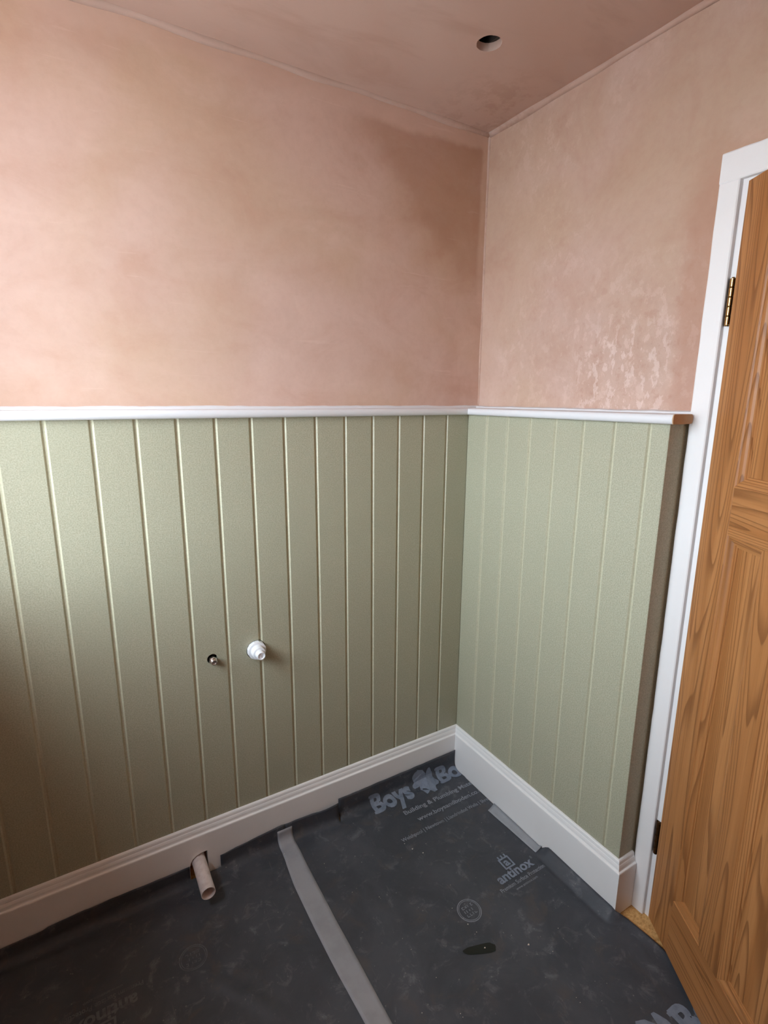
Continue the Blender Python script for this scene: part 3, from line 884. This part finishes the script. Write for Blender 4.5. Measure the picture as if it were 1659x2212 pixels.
def maker_print(parent, side, flip=None, dim=False):
    mt = M_print3 if dim else M_print
    mt2 = M_print3 if dim else M_print2
    vv = lambda y: y + YB
    print_text('printed_word', 'antinox', -0.2290, vv(-0.5225), 0.146, 0.0310, mt, parent, 0.030, flip=flip, side=side)
    print_text('printed_line', 'Premium Surface Protection', -0.2460, vv(-0.5465), 0.186, 0.0125, mt2, parent, 0.016, flip=flip, side=side)
    print_text('printed_line', 'www.antinox.com', -0.2000, vv(-0.5625), 0.090, 0.0080, mt2, parent, 0.004, flip=flip, side=side)
    print_text('printed_mark', '®', -0.0790, vv(-0.5020), 0.007, 0.0100, mt2, parent, 0.0, flip=flip, side=side)
    # square padlock badge with a letter a in it
    cx, cy, a, b = -0.158, vv(-0.4715), 0.0205, 0.0150
    fr_ = [[(cx - a, cy - a), (cx + a, cy - a), (cx + b, cy - b), (cx - b, cy - b)], [(cx + a, cy - a), (cx + a, cy + a), (cx + b, cy + b), (cx + b, cy - b)],
           [(cx + a, cy + a), (cx - a, cy + a), (cx - b, cy + b), (cx + b, cy + b)], [(cx - a, cy + a), (cx - a, cy - a), (cx - b, cy - b), (cx - b, cy + b)]]
    ticks = [[(cx + k - 0.0028, cy + a), (cx + k + 0.0028, cy + a), (cx + k + 0.0028, cy + a + 0.010), (cx + k - 0.0028, cy + a + 0.010)] for k in (-0.013, 0.0, 0.013)]
    lay(poly_bm(*(fr_ + ticks)), 'printed_badge', mt, parent, flip=flip, side=side)
    print_text('printed_badge_letter', 'a', cx - 0.0095, cy - 0.0100, 0.019, 0.026, mt, parent, 0.03, flip=flip, side=side)
    # round stamp
    cx, cy = -0.370, vv(-0.538)
    bars = []
    random.seed(5)
    for row in (0.013, 0.0, -0.013):
        x = cx - 0.017
        while x < cx + 0.015:
            w = random.choice((0.004, 0.006, 0.0075)); hgt = random.choice((0.0085, 0.0085, 0.006))
            t_ = 0.0019
            kind = random.choice('ILE')
            y0 = cy + row - hgt / 2
            bars.append([(x, y0), (x + t_, y0), (x + t_, y0 + hgt), (x, y0 + hgt)])
            if kind != 'I': bars.append([(x + t_, y0), (x + w, y0), (x + w, y0 + t_), (x + t_, y0 + t_)])
            if kind == 'E': bars.append([(x + t_, y0 + hgt - t_), (x + w, y0 + hgt - t_), (x + w, y0 + hgt), (x + t_, y0 + hgt)])
            x += w + 0.0035
    lay(poly_bm(*(ringpoly(cx, cy, 0.0300, 0.0318) + ringpoly(cx, cy, 0.0340, 0.0365) + bars)), 'printed_stamp', mt2, parent, flip=flip, side=side)
maker_print(sheet_r, 'r')
# the left hand sheet was laid the other way round
maker_print(sheet_l, 'l', flip=(-0.246 - 1.225, (-0.5465 + YB) + (-0.255 + YB)), dim=True)

# black rubbed mark on the right hand sheet
sm = []
for i in range(28):
    a = 2 * math.pi * i / 28
    u = 0.047 * math.copysign(abs(math.cos(a)) ** 0.55, math.cos(a)); w = 0.0125 * math.copysign(abs(math.sin(a)) ** 0.7, math.sin(a)) * (1.0 + 0.25 * u / 0.047)
    k = 1 + 0.12 * noise.noise(Vector((u * 80, w * 80, 2)))
    ca_, sa_ = math.cos(-0.36), math.sin(-0.36)
    sm.append((-0.420 + (u * ca_ - w * sa_) * k, -0.640 + YB + (u * sa_ + w * ca_) * k))
lay(poly_bm(sm), 'rubbed_mark', M_scuff, sheet_r)

# ------------------------------------------------------------------ tapes
def tape(name, pts_l, pts_r, mat, label, thick=0.0012, side='r', step=0.012, lift=0.0014):
    """pts: (t along the sheet, x) for both edges"""
    t0, t1 = pts_l[0][0], pts_l[-1][0]
    ts = frange(t0, t1, step); v = []; f = []; m = 6
    for t in ts:
        a, b = lerp_tab(pts_l, t), lerp_tab(pts_r, t)
        for j in range(m + 1): v.append(surf(a + (b - a) * j / m, t, lift + 0.0003 * noise.noise(Vector((t * 30, j, 1))), side))
    for i in range(len(ts) - 1):
        for j in range(m):
            k = i * (m + 1) + j
            f.append((k, k + 1, k + m + 2, k + m + 1))
    o = obj(name, v, f, mat, smooth=True, label=label, cat='tape')
    bm = bmesh.new(); bm.from_mesh(o.data)
    if sum(fc.normal.z for fc in bm.faces) < 0: bmesh.ops.reverse_faces(bm, faces=bm.faces[:])
    bm.to_mesh(o.data); bm.free()
    md = o.modifiers.new('thickness', 'SOLIDIFY'); md.thickness = 0.0006; md.offset = -1.0
    return o
tape('tape_strip', [(-0.024, -0.777), (0.06, -0.776), (0.19, -0.787), (0.35, -0.787), (0.50, -0.784), (0.64, -0.777), (1.3, -0.765)],
     [(-0.024, -0.725), (0.06, -0.721), (0.19, -0.7225), (0.35, -0.7225), (0.50, -0.7205), (0.64, -0.7195), (1.3, -0.708)], M_tape, 'long grey tape strip over the seam of the black sheets')
# short strip lying along the right hand skirting
ys = [-0.266 - 0.227 * i / 20 for i in range(21)]
v = []; f = []
for i, y in enumerate(ys):
    q = i / 20
    xa, xb = -0.0595 + 0.012 * q, -0.0205
    for j in range(5):
        x = xa + (xb - xa) * j / 4
        v.append((x, y + 0.010 * (j / 4 - 0.5) * (1 - q), height(x, y) + 0.0018 + 0.006 * (j / 4) ** 2))
for i in range(20):
    for j in range(4):
        k = i * 5 + j; f.append((k, k + 1, k + 6, k + 5))
o = obj('tape_strip', v, f, M_tape2, smooth=True, label='short pale silver tape piece beside the short skirting', cat='tape')
bm = bmesh.new(); bm.from_mesh(o.data)
if sum(fc.normal.z for fc in bm.faces) < 0: bmesh.ops.reverse_faces(bm, faces=bm.faces[:])
bm.to_mesh(o.data); bm.free()
md = o.modifiers.new('thickness', 'SOLIDIFY'); md.thickness = 0.0006; md.offset = -1.0

# ------------------------------------------------------------------ plumbing
# waste pipe stub through the skirting
wp = empty('waste_pipe', (-1.030, -0.02, 0.0), label='pale pinkish white plastic waste pipe stub sticking out over the skirting', cat='pipe')
PXc, PZc, PR = -1.030, 0.0600, 0.0205
pf = lambda a, b, h: (PXc + a, h, PZc + b - (0.02 + h) * 0.0)
pm = MB(); prof = [(PR, 0.038), (PR, -0.1435), (PR - 0.0004, -0.1440), (PR - 0.0018, -0.1440), (PR - 0.0022, -0.1435), (PR - 0.0022, 0.038)]
nn = 40
pm.lathe(prof + [prof[0]], pf, nn, close=False)
tp = pm.build('tube', M_pvc, wp); smooth_by_angle(tp, 40)

# white stepped blanking cap
cap = empty('blanking_cap', (KX, -0.005, KZ), label='round white stepped plastic cap on the green panelling', cat='pipe cap')
cf = lambda a, b, h: (KX + a, h, KZ + b)
b1 = MB().lathe([(0.0290, 0.025), (0.0288, -0.0120), (0.0278, -0.0130), (0.0205, -0.0132)], cf, 12, twist=0.26).build('collar', M_cap, cap); smooth_by_angle(b1, 25)
b2 = MB().lathe([(0.0202, -0.0110), (0.0196, -0.0330), (0.0188, -0.0340), (0.0130, -0.0342)], cf, 40).build('body', M_cap, cap); smooth_by_angle(b2, 40)
b3 = MB().lathe([(0.0132, -0.0330), (0.0128, -0.0520), (0.0120, -0.0530), (0.0095, -0.0530), (0.0092, -0.0505)], cf, 40).build('spigot', M_cap, cap); smooth_by_angle(b3, 40)
MB().box(KX - 0.0010, KX + 0.0010, -0.0514, -0.0500, KZ - 0.0055, KZ + 0.0055).build('moulded_tick', M_pvc, cap)

# chrome pipe tail with its nut
pt = empty('pipe_tail', (VX, 0.0, VZ), label='small shiny chrome pipe tail in a dark hole left of the white cap', cat='pipe fitting')
vf = lambda a, b, h: (VX + 0.0005 + a, h, VZ - 0.0030 + b)
n1_ = MB().lathe([(0.0072, 0.038), (0.0072, -0.004)], vf, 28).build('tube', M_copper, pt); smooth_by_angle(n1_, 40)
n2_ = MB().lathe([(0.0105, 0.002), (0.0118, 0.0008), (0.0118, -0.0090), (0.0105, -0.0102)], vf, 6, twist=0.3).build('nut', M_chrome, pt)
n3_ = MB().lathe([(0.0088, -0.0095), (0.0088, -0.0215), (0.0076, -0.0232), (0.0058, -0.0232), (0.0054, -0.0180)], vf, 28).build('threaded_end', M_chrome, pt); smooth_by_angle(n3_, 40)
for k in range(4):
    hh = -0.0125 - 0.0022 * k
    MB().lathe([(0.0088, hh), (0.0095, hh - 0.0005), (0.0095, hh - 0.0009), (0.0088, hh - 0.0014)], vf, 28).build('thread', M_chrome, pt)

# ------------------------------------------------------------------ crumbs of plaster on the sheets
cb = MB(); random.seed(11)
spots = [(-0.772, -0.075, .0028), (-0.395, -0.272, .0028), (-0.405, -0.240, .0022), (-0.372, -0.302, .0026), (-0.293, -0.700, .0034), (-0.402, -0.570, .0020), (-0.404, -0.645, .0022), (-0.395, -0.600, .0016)]
for _ in range(46):
    spots.append((random.uniform(-0.70, -0.06), random.uniform(-0.95, -0.16), random.uniform(0.0006, 0.0013)))
for x, y, r in spots:
    z = height(x, y) + 0.0016 + (0.0014 if -0.79 < x < -0.715 else 0)
    pts = []
    for dx, dy, dzz in ((1, 0, 0), (-1, 0, 0), (0, 1, 0), (0, -1, 0), (0, 0, 0.9), (0, 0, -0.6)):
        k = random.uniform(0.6, 1.2); pts.append((x + dx * r * k, y + dy * r * k, z + r * 0.4 + dzz * r * k))
    cb.add(pts, [(0, 2, 4), (2, 1, 4), (1, 3, 4), (3, 0, 4), (2, 0, 5), (1, 2, 5), (3, 1, 5), (0, 3, 5)])
cb.build('plaster_crumbs', M_crumb, label='tiny pale plaster crumbs scattered on the black sheets', cat='debris', kind='stuff')
